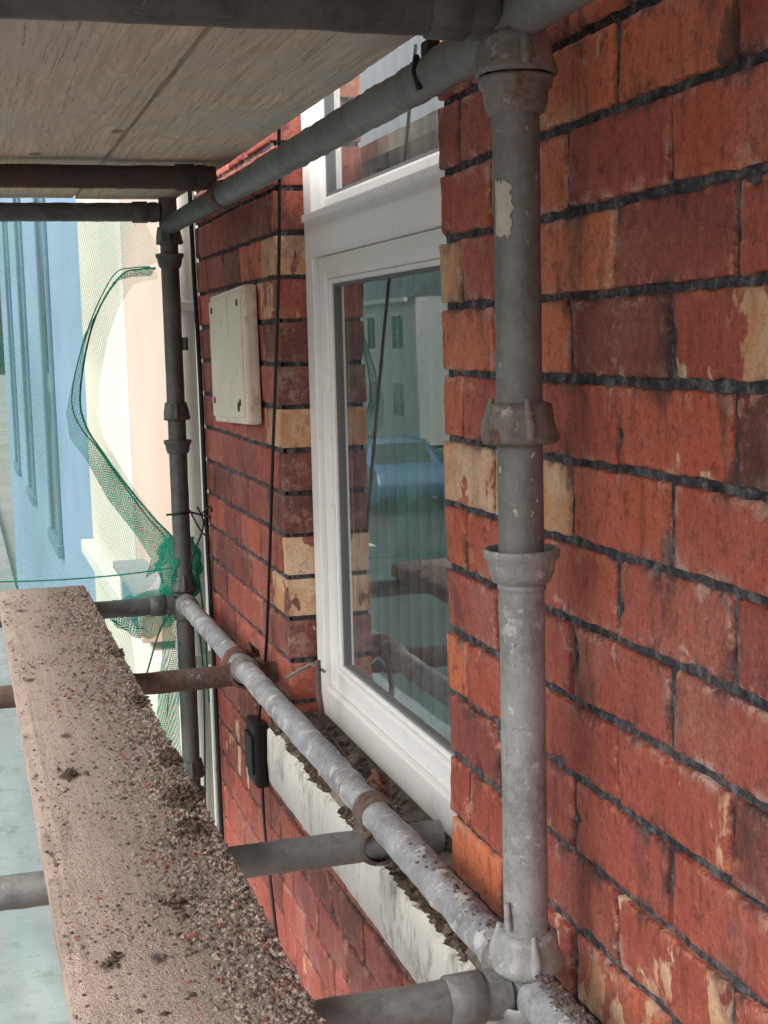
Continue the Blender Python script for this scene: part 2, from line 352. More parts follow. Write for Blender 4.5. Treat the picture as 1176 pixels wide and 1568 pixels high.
mo.box(X0,W+.25,0,JN-.007,WB,WT,M['mortar']); mo.box(X0,W+.25,JF+.007,WE-.005,WB,WT,M['mortar'])
mo.box(X0,W+.25,0,WE-.005,GZ,WB,M['mortar']); mo.box(X0,W+.25,0,WE-.005,WT,1.56,M['mortar'])
def pointing(y0,y1,z0,z1,st):
    ny=int((y1-y0)/st);nz=int((z1-z0)/st);vs=[];fs=[]
    for j in range(nz+1):
        for i in range(ny+1):
            y=y0+(y1-y0)*i/ny;z=z0+(z1-z0)*j/nz
            q=Vector((y*70,z*70,1)); x=W+.0064+.0016*noise.noise(q)+.0014*noise.noise(q*.25)
            vs.append((x,y,z))
    for j in range(nz):
        for i in range(ny): a=j*(ny+1)+i; fs.append((a,a+ny+1,a+ny+2,a+1))
    mo.add(vs,fs,M['mortar'],True)
pointing(.85,JN-.008,-1.35,.75,.005)
pointing(JF+.008,WE-.006,-1.4,.75,.014)
pointing(JN-.008,JF+.008,-1.4,-.99,.014)
mo.obj('mortar_core',house)
XF=.700; fr=MB(); U=M['upvc']
def frame(xf,xb,y0,y1,z0,z1,wy,wz,m,b=.004):
    fr.box(xf,xb,y0,y0+wy,z0,z1,m,b); fr.box(xf,xb,y1-wy,y1,z0,z1,m,b)
    fr.box(xf+.0005,xb,y0+wy-.001,y1-wy+.001,z1-wz,z1,m,b); fr.box(xf+.0005,xb,y0+wy-.001,y1-wy+.001,z0,z0+wz,m,b)
yA,yB=JN+.002,JF-.003
frame(XF,XF+.07,yA,yB,-.785,WT-.01,.062,.062,U)
fr.box(XF-.001,XF+.07,yA+.06,yB-.06,.165,.245,U,.005)
fr.box(XF-.010,XF+.0,yA+.02,yB-.02,.236,.252,U,.003)
frame(XF+.012,XF+.06,yA+.0625,yB-.0625,-.722,.1645,.050,.045,U,.006)
frame(XF+.019,XF+.05,yA+.113,yB-.113,-.676,.119,.016,.010,U,.003)
frame(XF+.024,XF+.05,yA+.1295,yB-.1295,-.6655,.1085,.006,.005,M['upvcd'],.001)
frame(XF+.018,XF+.06,yA+.0625,yB-.0625,.2455,WT-.075,.035,.035,U,.006)
frame(XF+.024,XF+.05,yA+.098,yB-.098,.281,WT-.111,.006,.006,M['upvcd'],.001)
fr.obj('window_frame',house)
gl=MB(); gl.add([(XF+.032,yA+.12,-.67),(XF+.032,yB-.12,-.67),(XF+.032,yB-.12,.112),(XF+.032,yA+.12,.112)],[(0,3,2,1)],M['glass'])
gl.add([(XF+.034,yA+.09,.27),(XF+.034,yB-.09,.27),(XF+.034,yB-.09,WT-.1),(XF+.034,yA+.09,WT-.1)],[(0,3,2,1)],M['glass'])
gl.obj('window_glass',house)
cu=MB()
for i in range(17):
    y=JN+.02+i*.066
    vs=[];fs=[]
    for k in range(5):
        u=k/4-.5; x=.790+u*.034+.004*math.cos(u*3); yy=y+u*.056
        vs+=[(x,yy,-.86),(x,yy,.98)]
    for k in range(4): fs.append((2*k,2*k+1,2*k+3,2*k+2))
    cu.add(vs,fs,M['curt'],True)
cu.box(.775,.815,JN-.02,JF+.02,.98,1.01,M['upvc'],.003)
cu.obj('window_blind',house)
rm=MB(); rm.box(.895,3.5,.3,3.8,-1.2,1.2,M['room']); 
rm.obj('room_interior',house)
# sill
si=MB(); n=90; vs=[];fs=[]
def sfr(y): return .592+.004*noise.noise(Vector((y*9,3,0)))
for i in range(n+1):
    y=1.60+(2.885-1.60)*i/n; e=.004*noise.noise(Vector((y*14,1,0)))+.003*noise.noise(Vector((y*50,1,0)))
    xf=sfr(y)
    vs+=[(.705,y,-.787),(.66,y,-.80),(xf+.012,y,-.822+e),(xf+.002,y,-.832+e),(xf,y,-.90),(xf+.003,y,-.945+e),(xf+.02,y,-.955),(.66,y,-.955)]
for i in range(n):
    for k in range(7): 
        a=i*8+k; fs.append((a,a+1,a+9,a+8))
o_top=[f for j,f in enumerate(fs) if j%7<2]; o_fr=[f for j,f in enumerate(fs) if j%7>=2]
si.add(vs,o_top,M['sillt'],False); si.add(vs,o_fr,M['sill'],True)
si.add(vs[:8],[tuple(range(8))],M['sill']); si.add(vs[-8:],[tuple(range(7,-1,-1))],M['sill'])
def sp():
    y=random.uniform(1.61,2.88); x=random.uniform(.597,.70)
    if noise.noise(Vector((x*18,y*7,2)))<-.18: return None
    return (x,y,-.80-.022*(0.66-x)/.06 if x<.66 else -.797)
grit(si,M['dirt'],3600,sp,.002,.014,.6); grit(si,M['gritd'],1800,sp,.002,.011,.6); grit(si,M['grit'],900,sp,.002,.010,.6)
si.obj('window_sill',house)
# ------------------------------------------------------------------ SCAFFOLD
XS,Y1,Y2,ZL,ZU=.5614,1.3636,3.7892,-.708,.309
R=.02415
def zline(x,y,z0,z1,step=.04):
    n=max(2,int(abs(z1-z0)/step)); return [(x,y,z0+(z1-z0)*i/n) for i in range(n+1)]
def aline(p,q,step=.05):
    p=Vector(p);q=Vector(q);n=max(2,int((q-p).length/step)); return [(p+(q-p)*i/n)[:] for i in range(n+1)]
def botcup(mb,x,y,z,m,s=1.):
    mb.lathe((x,y,z),[(.0245,-.036),(.029*s,-.034),(.0325*s,-.024),(.0335*s,-.012),(.0375*s,-.008),(.0385*s,-.001),(.0380*s,.0015),(.0350*s,.0015),(.0335*s,-.003),(.0325*s,-.014),(.0245,-.016)],m)
def topcup(mb,x,y,z,m,s=1.):
    def mod(a,h):
        l=max(0,math.cos(a*3+.6))**6*.10*(1 if h>.0 else .5); return 1+l
    mb.lathe((x,y,z),[(.030*s,.001),(.0375*s,-.001),(.0385*s,.004),(.0365*s,.010),(.033*s,.020),(.0315*s,.034),(.0305*s,.040),(.0245,.042)],m,mod=mod)
    for a in (.4,2.5,4.6):
        cx,cy=x+math.cos(a)*.0355*s,y+math.sin(a)*.0355*s
        mb.tube([(cx,cy,z+.004),(cx+.001,cy,z+.018),(x+math.cos(a)*.030,y+math.sin(a)*.030,z+.046)],[.006,.007,.003],m,8)
def weld(mb,x,y,z,m):
    mb.lathe((x,y,z),[(.0242,-.004),(.0262,-.001),(.0262,.002),(.0242,.005)],m)
s1=MB(); s1.tube(zline(XS,Y1,GZ+.02,-.235),R,M['galvl'],40,.0006); s1.tube(zline(XS,Y1,-.235,2.2),R,M['galv'],40,.0006,hollow=True)
topcup(s1,XS,Y1,.262,M['cup'],1.08); botcup(s1,XS,Y1,.258,M['cup'],1.0)
s1.lathe((XS,Y1,.30),[(.0245,-.01),(.031,-.008),(.032,.02),(.0245,.03)],M['cup'])
topcup(s1,XS,Y1,-.112,M['cup'],1.04)
botcup(s1,XS,Y1,-.226,M['galvl'],1.06); weld(s1,XS,Y1,-.266,M['galvl'])
topcup(s1,XS,Y1,-.690,M['galvl'],1.02); botcup(s1,XS,Y1,-.725,M['galvl'],1.06)
s1.tube([(XS-.026,Y1-.010,-.61),(XS-.025,Y1-.012,-.64)],[.003,.004],M['galvl'],10)
def splats(mb,m,zlo,zhi,n,smax):
    for _ in range(n):
        z0=random.uniform(zlo,zhi); a0=random.uniform(150,330); sz=.0008+smax*random.random()**3; K=9
        vs=[];
        for ring in (0.,1.):
            for k in range(K):
                th=6.283*k/K; rr=sz*ring*(1+.9*noise.noise(Vector((math.cos(th)*2,math.sin(th)*2,_*3.1)))); a=math.radians(a0)+rr*math.cos(th)/R*.8
                rad=R+(.0014 if ring==0 else .0004); vs.append((XS+rad*math.cos(a),Y1+rad*math.sin(a),z0+rr*math.sin(th)*1.5))
        mb.add(vs,[tuple(range(K))]+[(k,(k+1)%K,K+(k+1)%K,K+k) for k in range(K)],m,True)
splats(s1,M['paintw'],-.23,-.12,14,.003); splats(s1,M['galvl'],-.6,.25,45,.003); splats(s1,M['paintw'],-.6,.2,10,.0012)
pv=[];pf=[];na,nz=10,12
for j in range(nz+1):
    for i in range(na+1):
        a=math.radians(188+i*4.6+16*noise.noise(Vector((j*.6,i*.1,1)))*(i/na)); z=.10+.055*j/nz+.006*noise.noise(Vector((i*.7,j*.2,5)))
        pv.append((XS+(R+.0012)*math.cos(a),Y1+(R+.0012)*math.sin(a),z))
for j in range(nz):
    for i in range(na): a=j*(na+1)+i; pf.append((a,a+1,a+na+2,a+na+1))
s1.add(pv,pf,M['paintw'],True)
s1.obj('scaffold_standard')
s2=MB(); s2.tube(zline(XS,Y2,GZ+.02,2.2),R,M['galvd'],32,.0006,hollow=True)
for zc,tp in ((.235,.262),(-.262,-.205),(-.72,-.675),(-1.24,-1.20)):
    botcup(s2,XS,Y2,zc,M['galvd'],.98); topcup(s2,XS,Y2,tp,M['galvd'],.9)
s2.tube([(XS+.03,Y2-.01,-.02),(XS+.03,Y2-.01,.015)],.008,M['galvd'],8)
s2.obj('scaffold_standard.001')
def coupler(mb,x,y,z,m,ax='y'):
    mb.lathe((x,y,z),[(.0245,-.026),(.031,-.025),(.033,-.015),(.0325,.012),(.031,.025),(.0245,.026)],m,axis=ax,seg=28)
    mb.box(x+.018,x+.046,y-.026,y+.02,z+.012,z+.028,m,.004)
l1=MB(); l1.tube(aline((XS,Y1+.03,ZL),(XS,2.36,ZL),.014),R,M['led'],40,.0028,caps=False)
l1.tube(aline((XS,2.36,ZL),(XS,Y2-.03,ZL),.02),R,M['led'],36,.0022,caps=False)
l1.tube(aline((XS,Y1-.03,ZL-.004),(XS,-.6,ZL-.004),.02),R,M['led'],36,.0022)
for yy in (Y1+.045,Y2-.05): l1.lathe((XS,yy,ZL),[(.0245,-.02),(.030,-.018),(.030,.018),(.0245,.02)],M['cup'],axis='y')
for yy,mm in ((1.955,'rust'),(2.945,'cup'),(3.03,'rusto')): l1.lathe((XS,yy,ZL),[(.0245,-.022),(.0292,-.020),(.0300,-.008),(.0300,.016),(.0280,.020),(.0245,.022)],M[mm],axis='y')
def bolt(mb,x,y,z,h,m):
    mb.tube([(x,y,z),(x-.004,y+.004,z+h*.6),(x-.010,y+.012,z+h)],.0050,m,10); mb.lathe((x-.003,y+.004,z+h*.55),[(0,-.005),(.0105,-.005),(.0105,.005),(0,.005)],m,seg=6)
for (yy,mm) in ((2.04,'rusto'),(3.04,'rusto')):
    bolt(l1,XS+.040,yy,ZL-.030,.066,M[mm]); l1.box(XS+.022,XS+.056,yy-.02,yy+.02,ZL-.036,ZL-.022,M[mm],.004); l1.box(XS+.018,XS+.029,yy-.022,yy+.022,ZL-.034,ZL+.018,M[mm],.004)
    l1.tube([(XS+.02,yy+.01,ZL+.012),(XS+.036,yy+.02,ZL+.026),(XS+.050,yy+.02,ZL+.012),(XS+.052,yy+.012,ZL-.02)],.0065,M[mm],8)
def lp():
    y=random.uniform(1.02,1.75); a=random.gauss(0,.35)
    if y>1.42 and random.random()<.6: return None
    return (XS+math.sin(a)*R,y,ZL+math.cos(a)*R)
grit(l1,M['gritd'],900,lp,.0012,.005,.7)
l1.obj('scaffold_ledger')
PL=aline((XS,Y1+.03,ZU),(XS,2.98,ZU),.006)
l2=MB(); l2.tube(PL,[R+.0008*math.sin(i*1.5) for i in range(len(PL))],M['tgal'],36,.0026,caps=False)
l2.tube(aline((XS,3.02,ZU+.0),(XS,Y2-.03,ZU)),R*1.0,M['galvd'],36,.0008,caps=False)
l2.tube(aline((XS,Y1-.03,ZU+.01),(XS,-.6,ZU+.01)),R,M['galv'],36,.0012)
l2.lathe((XS,3.0,ZU),[(.0245,-.03),(.030,-.028),(.031,.028),(.0245,.03)],M['rust'],axis='y')
l2.box(XS-.012,XS+.004,1.60,1.63,ZU+.018,ZU+.038,M['black'],.004); l2.tube([(XS-.02,1.62,ZU+.02),(XS-.026,1.61,ZU-.0),(XS-.02,1.61,ZU-.02)],.004,M['black'],8)
l2.obj('scaffold_ledger.001')
def transom(name,y,z,x0,x1,m,cm,cx=XS,cup=True,wob=.0014):
    t=MB(); t.tube(aline((x0,y,z),(x1,y,z),.02),R,m,32,wob,hollow=True)
    if cup: coupler(t,cx,y,z+.005,cm)
    else:
        t.box(XS-.052,XS-.026,y-.014,y+.014,z-.026,z+.026,cm,.006); t.lathe((XS-.075,y,z),[(.0245,-.02),(.028,-.018),(.0285,.02),(.0245,.022)],cm,axis='x')
    t.obj(name)
XL=-.72
transom('scaffold_transom',Y1,-.716,XL,XS-.024,M['galv'],M['galv'],cup=False)
transom('scaffold_transom',1.9547,-.757,XL,.665,M['galv'],M['rust'])
transom('scaffold_transom',2.9796,-.728,XL,.665,M['rust'],M['rust'])
transom('scaffold_transom',Y2,-.712,XL,XS-.024,M['galvd'],M['galvd'],cup=False)
transom('scaffold_transom',Y1,.322,XL,XS-.024,M['galvd'],M['galvd'],cup=False)
transom('scaffold_transom',3.0231,.348,XL,XS-.01,M['rustd'],M['rustd'],cup=False)
transom('scaffold_transom',Y2,.345,XL,XS-.024,M['galvd'],M['galvd'],cup=False)
for y in (Y1,Y2):
    t=MB(); t.tube(zline(XL-.03,y,GZ+.02,2.2,.2),R,M['galvd'],20)
    for z in (.24,-.24,-.74,-1.24): botcup(t,XL-.03,y,z,M['galvd'])
    t.obj('scaffold_standard')
def board(x0,x1,y0,y1,z0,z1,m,nx=12):
    mb=MB(); ny=160; vs=[];fs=[]
    for s_ in (1,0):
        for j in range(ny+1):
            for i in range(nx+1):
                x=x0+(x1-x0)*i/nx; y=y0+(y1-y0)*j/ny; e=1 if i in (0,nx) else 0
                q=Vector((x*9,y*5,z0)); z=(z1 if s_ else z0)+.0012*noise.noise(q)
                if s_ and e: z-=.004+.003*noise.noise(q*4)
                if e: x+= .0025*noise.noise(Vector((i,y*9,z0*3)))+.0015*noise.noise(Vector((i,y*40,z0*3)))
                if j in (0,ny): y+=.003*noise.noise(Vector((x*40,j,0)))
                vs.append((x,y,z))
    K=(nx+1)*(ny+1)
    for j in range(ny):
        for i in range(nx):
            a=j*(nx+1)+i; fs.append((a,a+1,a+nx+2,a+nx+1)); fs.append((K+a,K+a+nx+1,K+a+nx+2,K+a+1))
    for j in range(ny):
        a=j*(nx+1); fs.append((a,a+nx+1,K+a+nx+1,K+a)); a+=nx; fs.append((a,K+a,K+a+nx+1,a+nx+1))
    for i in range(nx):
        fs.append((i,K+i,K+i+1,i+1)); a=ny*(nx+1)+i; fs.append((a,a+1,K+a+1,K+a))
    mb.add(vs,fs,m,False)
    return mb
b=board(.070,.297,-.3,3.815,-.681,-.643,M['btop'])
def bp():
    y=.9+2.9*random.random()**1.4; x=random.uniform(.073,.295); e=(x-.07)/.227
    d=.22+1.5*max(0,(e-.40))+.6*noise.noise(Vector((x*14,y*6,1)))
    if random.random()>d: return None
    return (x,y,-.6435)
grit(b,M['grit'],18000,bp,.0006,.0034,.7,4); grit(b,M['gritd'],18000,bp,.0006,.0034,.7,4); grit(b,M['dirt'],5000,bp,.0006,.0034,.7,4); grit(b,M['chip'],2600,bp,.0006,.0036,.7,3)
def bp2():
    y=.9+2.8*random.random()**1.3; x=.296-abs(random.gauss(0,.055))
    if x<.075: return None
    return (x,y,-.6435)
grit(b,M['gritd'],8000,bp2,.0008,.0048,.7,4); grit(b,M['dirt'],3000,bp2,.0008,.0055,.7,4); grit(b,M['grit'],9500,bp2,.0008,.0048,.7,4); grit(b,M['chip'],1500,bp2,.0008,.0048,.7,3)
for (cx,cy,sg,n_) in ((.275,1.93,.012,220),(.283,2.12,.010,130),(.262,1.80,.010,90),(.286,2.5,.010,100),(.13,2.1,.008,40),(.118,1.43,.006,26),(.205,1.55,.006,30),(.285,2.9,.01,80)):
    def cl(): return (min(.297,random.gauss(cx,sg)),random.gauss(cy,sg*2.2),-.643+abs(random.gauss(0,.003)))
    grit(b,M['dirt'],n_,cl,.0015,.006,.7,2)
b.obj('scaffold_board')
for i,(x0,x1,dz) in enumerate([(.326,.588,0),(.062,.318,.002),(-.20,.055,0),(-.46,-.207,.001),(-.70,-.467,0)]):
    board(x0,x1,.2,3.83,.3825+dz,.42+dz,M['bund']).obj('scaffold_board')
# ------------------------------------------------------------------ fixtures on the wall
jb=MB(); 
def tiltbox(mb,x0,x1,y0,y1,z0,z1,m,b,rot):
    k=len(mb.v); mb.box(x0,x1,y0,y1,z0,z1,m,b); c=Vector(((x0+x1)/2,(y0+y1)/2,-.035)); Rm=Matrix.Rotation(rot,3,'X')
    for i in range(k,len(mb.v)): mb.v[i]=tuple(c+Rm@(Vector(mb.v[i])-c))
TR=-.032
tiltbox(jb,.604,.637,3.03,3.44,-.189,.117,M['box'],.008,TR)
tiltbox(jb,.598,.6045,3.045,3.425,-.174,.102,M['box'],.003,TR)
for y,z in ((3.07,-.135),(3.39,-.14),(3.07,.085),(3.39,.075)): jb.lathe((.597,y,z),[(0,-.001),(.008,-.001),(.009,.003)],M['rusto'],seg=14,axis='x')
jb.lathe((.5965,3.09,-.145),[(0,0),(.011,0),(.012,.003)],M['black'],seg=14,axis='x')
jb.obj('junction_box')
def cable(name,pts,r,m=None):
    m=m or M['black']
    P=[Vector(p) for p in pts]; out=[]
    for i in range(len(P)-1):
        p0,p1,p2,p3=P[max(i-1,0)],P[i],P[i+1],P[min(i+2,len(P)-1)]
        for k in range(10):
            t=k/10; out.append(.5*((2*p1)+(-p0+p2)*t+(2*p0-5*p1+4*p2-p3)*t*t+(-p0+3*p1-3*p2+p3)*t**3))
    out.append(P[-1]); mb=MB(); mb.tube(out,r,m,8); return mb
cable('c',[(.60,2.60,.55),(.61,2.66,.33),(.618,2.74,.10),(.622,2.86,-.23),(.624,2.95,-.5),(.624,3.02,-.70),(.622,3.10,-.85),(.622,3.12,-.93)],.0035).obj('electric_cable')
cable('c',[(.628,3.84,.9),(.628,3.82,.3),(.63,3.79,-.1),(.628,3.77,-.5),(.63,3.75,-.9),(.628,3.72,-1.4),(.63,3.7,-2.4)],.006).obj('electric_cable')
cable('c',[(.622,3.10,-1.02),(.62,3.08,-1.12),(.615,3.0,-1.25),(.62,2.93,-1.5),(.62,2.9,-1.9)],.0035).obj('electric_cable')
t=MB(); t.box(.600,.632,3.06,3.17,-1.02,-.87,M['black'],.010); t.box(.594,.601,3.075,3.155,-.99,-.90,M['black'],.003); t.obj('plastic_cable_connector')
t=cable('c',[(XS-.04,Y2-.01,-.462),(XS,Y2-.028,-.458),(XS+.03,Y2-.01,-.46),(.632,3.73,-.47)],.003); 
for p in ([(.60,3.74,-.44),(.615,3.74,-.49),(.59,3.75,-.56),(.57,3.76,-.62)],[(XS+.02,Y2-.03,-.45),(.60,3.70,-.50),(.62,3.68,-.52)],[(.61,3.74,-.46),(.63,3.72,-.44),(.632,3.70,-.45)]):
    q=cable('c',p,.0025); t.add(q.v,q.f,M['black'],True)
t.obj('wire_tie')
t=MB(); t.tube([(.665,2.66,-.79),(.655,2.66,-.70),(.66,2.68,-.64)],.006,M['rust'],8); t.box(.64,.70,2.70,2.78,-.795,-.785,M['rust'],.002); t.tube([(.62,2.80,-.70),(.66,2.74,-.66),(.69,2.74,-.68)],.0035,M['galv'],8); t.tube([(.67,2.7,-.79),(.66,2.6,-.77),(.64,2.2,-.785)],.003,M['rust'],6); t.obj('rusty_wall_bracket')
# ------------------------------------------------------------------ debris netting
ctrl=[(.34,.50),(.26,.545),(.206,.541),(.198,.46),(.12,.39),(.02,.345),(-.16,.318),(-.25,.35),(-.33,.40),(-.45,.48),(-.545,.548),(-.66,.50),(-.76,.42),(-1.0,.44),(-1.4,.36),(-2.0,.40),(-3.3,.38)]
zs=[c[0] for c in ctrl][::-1]; xs_=[c[1] for c in ctrl][::-1]
nt=MB(); NX,NZ=80,150; vs=[];fs=[]
for j in range(NZ+1):
    z=.34-(.34+3.3)*j/NZ; xr=float(np.interp(z,zs,xs_))
    for i in range(NX+1):
        u=i/NX; x=-1.2+(xr+1.2)*u
        y=3.92+.07*noise.noise(Vector((x*2.5,0,z*1.2)))+.035*noise.noise(Vector((x*11+z*3,3,z*2)))
        vs.append((x,y,z)); 
for j in range(NZ):
    for i in range(NX): a=j*(NX+1)+i; fs.append((a,a+1,a+NX+2,a+NX+1))
nt.add(vs,fs,M['net'],True)
cc=np.array([(.541,.206),(.50,.204),(.452,.192),(.40,.13),(.36,.05),(.33,-.06),(.318,-.16),(.335,-.23),(.37,-.29),(.42,-.37),(.50,-.48),(.554,-.545),(.56,-.60)])
P3=[(c[0],3.915+.01*math.sin(k),c[1]) for k,c in enumerate(cc)]
vs=[];fs=[]; NW=8
for k,p in enumerate(P3):
    w_=.040+.016*math.sin(k*1.1)+.05*max(0,(k-8)/4)
    for i in range(NW): vs.append((p[0]-w_*i/(NW-1)*.9+(.02 if k<4 else 0)*i/(NW-1),p[1]-.004-.012*math.sin(i*1.9+k),p[2]-.055*i/(NW-1)*(1 if k>8 else .4)))
for k in range(len(P3)-1):
    for i in range(NW-1): a=k*NW+i; fs.append((a,a+1,a+NW+1,a+NW))
nt.add(vs,fs,M['netb'],True)
vs=[];fs=[]; NW=10
for k,p in enumerate(P3):
    w_=.030*math.sin(k/(len(P3)-1)*3.14159)+.004
    for i in range(NW):
        u=i/(NW-1); vs.append((p[0]+w_*u*1.4,p[1]+.012+.01*math.sin(u*8+k),p[2]-.03*u))
for k in range(len(P3)-1):
    for i in range(NW-1): a=k*NW+i; fs.append((a,a+1,a+NW+1,a+NW))
nt.add(vs,fs,M['net'],True)
q=cable('h',P3,.0026,M['hem']); nt.add(q.v,q.f,M['hem'],True)
q=cable('h',[(p[0]-.014-.008*math.sin(k*1.3),p[1]+.006,p[2]+.004) for k,p in enumerate(P3)],.0018,M['hem']); nt.add(q.v,q.f,M['hem'],True)
q=cable('h',[(x,3.90+.01*math.sin(x*9),-.628-.012*math.sin(x*6)) for x in np.linspace(-.6,.55,9)],.0022,M['hem']); nt.add(q.v,q.f,M['hem'],True)
vs=[];fs=[];NA,NB=36,24
for j in range(NB+1):
    for i in range(NA+1):
        a=i/NA*6.6; b_=j/NB; r=.028+.020*math.sin(b_*3.14)+.020*noise.noise(Vector((math.cos(a)*3,math.sin(a)*3,b_*5)))
        vs.append((XS-.005+r*math.cos(a)*1.2,Y2+.03+r*math.sin(a),-.53-.17*b_+.02*noise.noise(Vector((a*2,b_*3,4)))))
for j in range(NB):
    for i in range(NA): a=j*(NA+1)+i; fs.append((a,a+1,a+NA+2,a+NA+1))
nt.add(vs,fs,M['netb'],True)
vs=[];fs=[]
for j in range(31):
    for i in range(25):
        u=i/24;v=j/30; x=.56-.22*u*(1-.2*v); z=-.66-.10*v*(1-.3*u)-.16*u*v*(1-u)-.05*u+.02*noise.noise(Vector((u*5,v*5,1)))
        y=3.86+.05*noise.noise(Vector((u*7,v*4,8))); vs.append((x,y,z))
for j in range(30):
    for i in range(24): a=j*25+i; fs.append((a,a+1,a+26,a+25))
nt.add(vs,fs,M['netb'],True)
vs=[];fs=[]
for j in range(41):
    for i in range(9):
        u=i/8;v=j/40; x=XS-.07+.075*u*(1-.5*v)+.012*math.sin(v*9)+.010*noise.noise(Vector((u*4,v*6,3))); vs.append((x,Y2+.035+.02*math.sin(u*9+v*5),-.70-.62*v))
for j in range(40):
    for i in range(8): a=j*9+i; fs.append((a,a+1,a+10,a+9))
nt.add(vs,fs,M['netb'],True)
for p in ([(.56,3.83,-.66),(.60,3.82,-.78),(.61,3.82,-.95),(.60,3.82,-1.3)],[(.60,3.80,-.60),(.615,3.8,-.75),(.62,3.8,-1.0)],[(.55,3.86,-.74),(.50,3.87,-.80),(.42,3.88,-1.05)]):
    q=cable('h',p,.0025,M['hem']); nt.add(q.v,q.f,M['hem'],True)
nt.obj('debris_netting')
# ------------------------------------------------------------------ neighbouring houses on the same side
ch=empty('cream_house'); t=MB()
t.box(.675,6,3.85,7.9,GZ,2.6,M['cream']); 
t.box(.655,.676,3.86,4.0,GZ,2.6,M['creamw'],.004); t.box(.648,.676,4.07,4.22,GZ,2.6,M['creamw'],.006); t.box(.66,.676,4.26,4.34,GZ,2.6,M['creamw'],.006)
t.box(.664,.676,4.50,5.75,-1.0,2.0,M['pink']); t.box(.655,.676,5.752,5.86,-1.05,2.1,M['creamw'],.006); t.box(.645,.6755,4.38,4.497,-1.05,2.1,M['cream'],.006)
t.box(.6,.676,4.3,7.8,-1.13,-1.06,M['creamw'],.006)
t.obj('walls',ch)
t=MB(); t.box(.54,.674,4.75,5.5,-.87,-.84,M['lead'],.006); t.box(.56,.674,4.8,5.45,-1.03,-.871,M['pink'],.004); t.box(.556,.561,4.9,5.35,-1.0,-.89,M['blued'],.0)
t.obj('porch_canopy',ch)
t=MB(); t.tube(zline(.62,3.93,GZ,2.6,.4),.024,M['creamw'],16)
for z in (.1,-.9,-1.9): t.box(.60,.66,3.90,3.96,z-.015,z+.015,M['creamw'],.004)
t.obj('downpipe',ch)
t=MB(); t.add([(.5,3.85,2.6),(.5,7.9,2.6),(3.5,7.9,4.4),(3.5,3.85,4.4),(6.2,3.85,2.6),(6.2,7.9,2.6)],[(0,1,2,3),(3,2,5,4),(0,3,4),(1,5,2)],M['slate']); t.obj('roof',ch)
bh=empty('blue_house'); t=MB(); t.box(.70,6,7.92,22,GZ,2.4,M['blue'])
for y in (10.8,14.5,18):
    t.box(.67,.701,y,y+.14,-1.5,1.6,M['blued'],.01); t.box(.67,.701,y+1.0,y+1.14,-1.5,1.6,M['blued'],.01); t.box(.665,.701,y,y+1.14,1.601,1.72,M['blued'],.01); t.box(.65,.701,y-.05,y+1.19,-1.6,-1.501,M['blued'],.01)
    t.box(.69,.702,y+.142,y+.998,-1.5,1.6,M['cglass'])
t.obj('walls',bh)
t=MB(); t.add([(.5,7.92,2.4),(.5,22,2.4),(3.5,22,4.2),(3.5,7.92,4.2),(6.2,7.92,2.4),(6.2,22,2.4)],[(0,1,2,3),(3,2,5,4),(0,3,4),(1,5,2)],M['slate']); t.obj('roof',bh)
t=MB(); t.add([(.55,0,1.60),(.55,3.84,1.60),(3.5,3.84,3.6),(3.5,0,3.6),(6.2,0,1.6),(6.2,3.84,1.6)],[(0,1,2,3),(3,2,5,4),(0,3,4),(1,5,2)],M['slate']); t.obj('roof',house)
def terrace(name,x,y0,y1,zt,wall):
    e=empty(name); t=MB(); t.box(x-7,x,y0,y1,GZ,zt,wall); 
    y=y0+1.2
    while y+1.3<y1:
        for z in (-2.8,-.5):
            t.box(x-.01,x+.06,y,y+1.3,z,z+1.35,M['upvc'],.01); t.box(x+.061,x+.07,y+.12,y+.6,z+.12,z+1.23,M['cglass']); t.box(x+.061,x+.07,y+.7,y+1.18,z+.12,z+1.23,M['cglass'])
        y+=2.9
    t.obj('walls',e); t=MB()
    t.add([(x+.3,y0,zt),(x+.3,y1,zt),(x-3.5,y1,zt+2),(x-3.5,y0,zt+2),(x-7.3,y0,zt),(x-7.3,y1,zt)],[(0,3,2,1),(3,4,5,2),(0,4,3),(1,2,5)],M['slate'])
    t.box(x+.3,x+.4,y0,y1,zt-.12,zt+.02,M['upvc']); t.box(x-4,x-3,y0+.4,y0+1.3,zt+1.5,zt+3,M['pink']); t.obj('roof',e)
terrace('terraced_house',-13,2,12,1.4,M['opp']); terrace('terraced_house.001',-13,12.3,24,1.3,M['pink']); terrace('terraced_house.002',-13,24.3,40,1.2,M['opp']); terrace('terraced_house.003',-13,44,70,1.3,M['opp'])
t=MB(); t.box(-150,150,-150,200,GZ-.3,GZ-.13,M['ground']); t.obj('ground')
t=MB(); t.box(-8.6,-2.6,-60,120,GZ-.2,GZ-.12,M['road']); t.obj('road')
t=MB(); 
for k in range(30): t.box(-5.65,-5.55,-20+k*4,-18+k*4,GZ-.13,GZ-.116,M['line'])
t.obj('road_marking')
t=MB(); t.box(-2.6,.66,-60,120,GZ-.28,GZ,M['pave']); t.box(-2.72,-2.605,-60,120,GZ-.28,GZ-.002,M['lead'],.01)
t.obj('pavement')
t=MB(); t.box(-12.98,-8.6,-60,120,GZ-.28,GZ,M['pave']); t.obj('pavement')
t=MB(); t.box(-12.97,-10.9,14,60,GZ-.1,GZ+.03,M['grass']); t.obj('grass_verge')
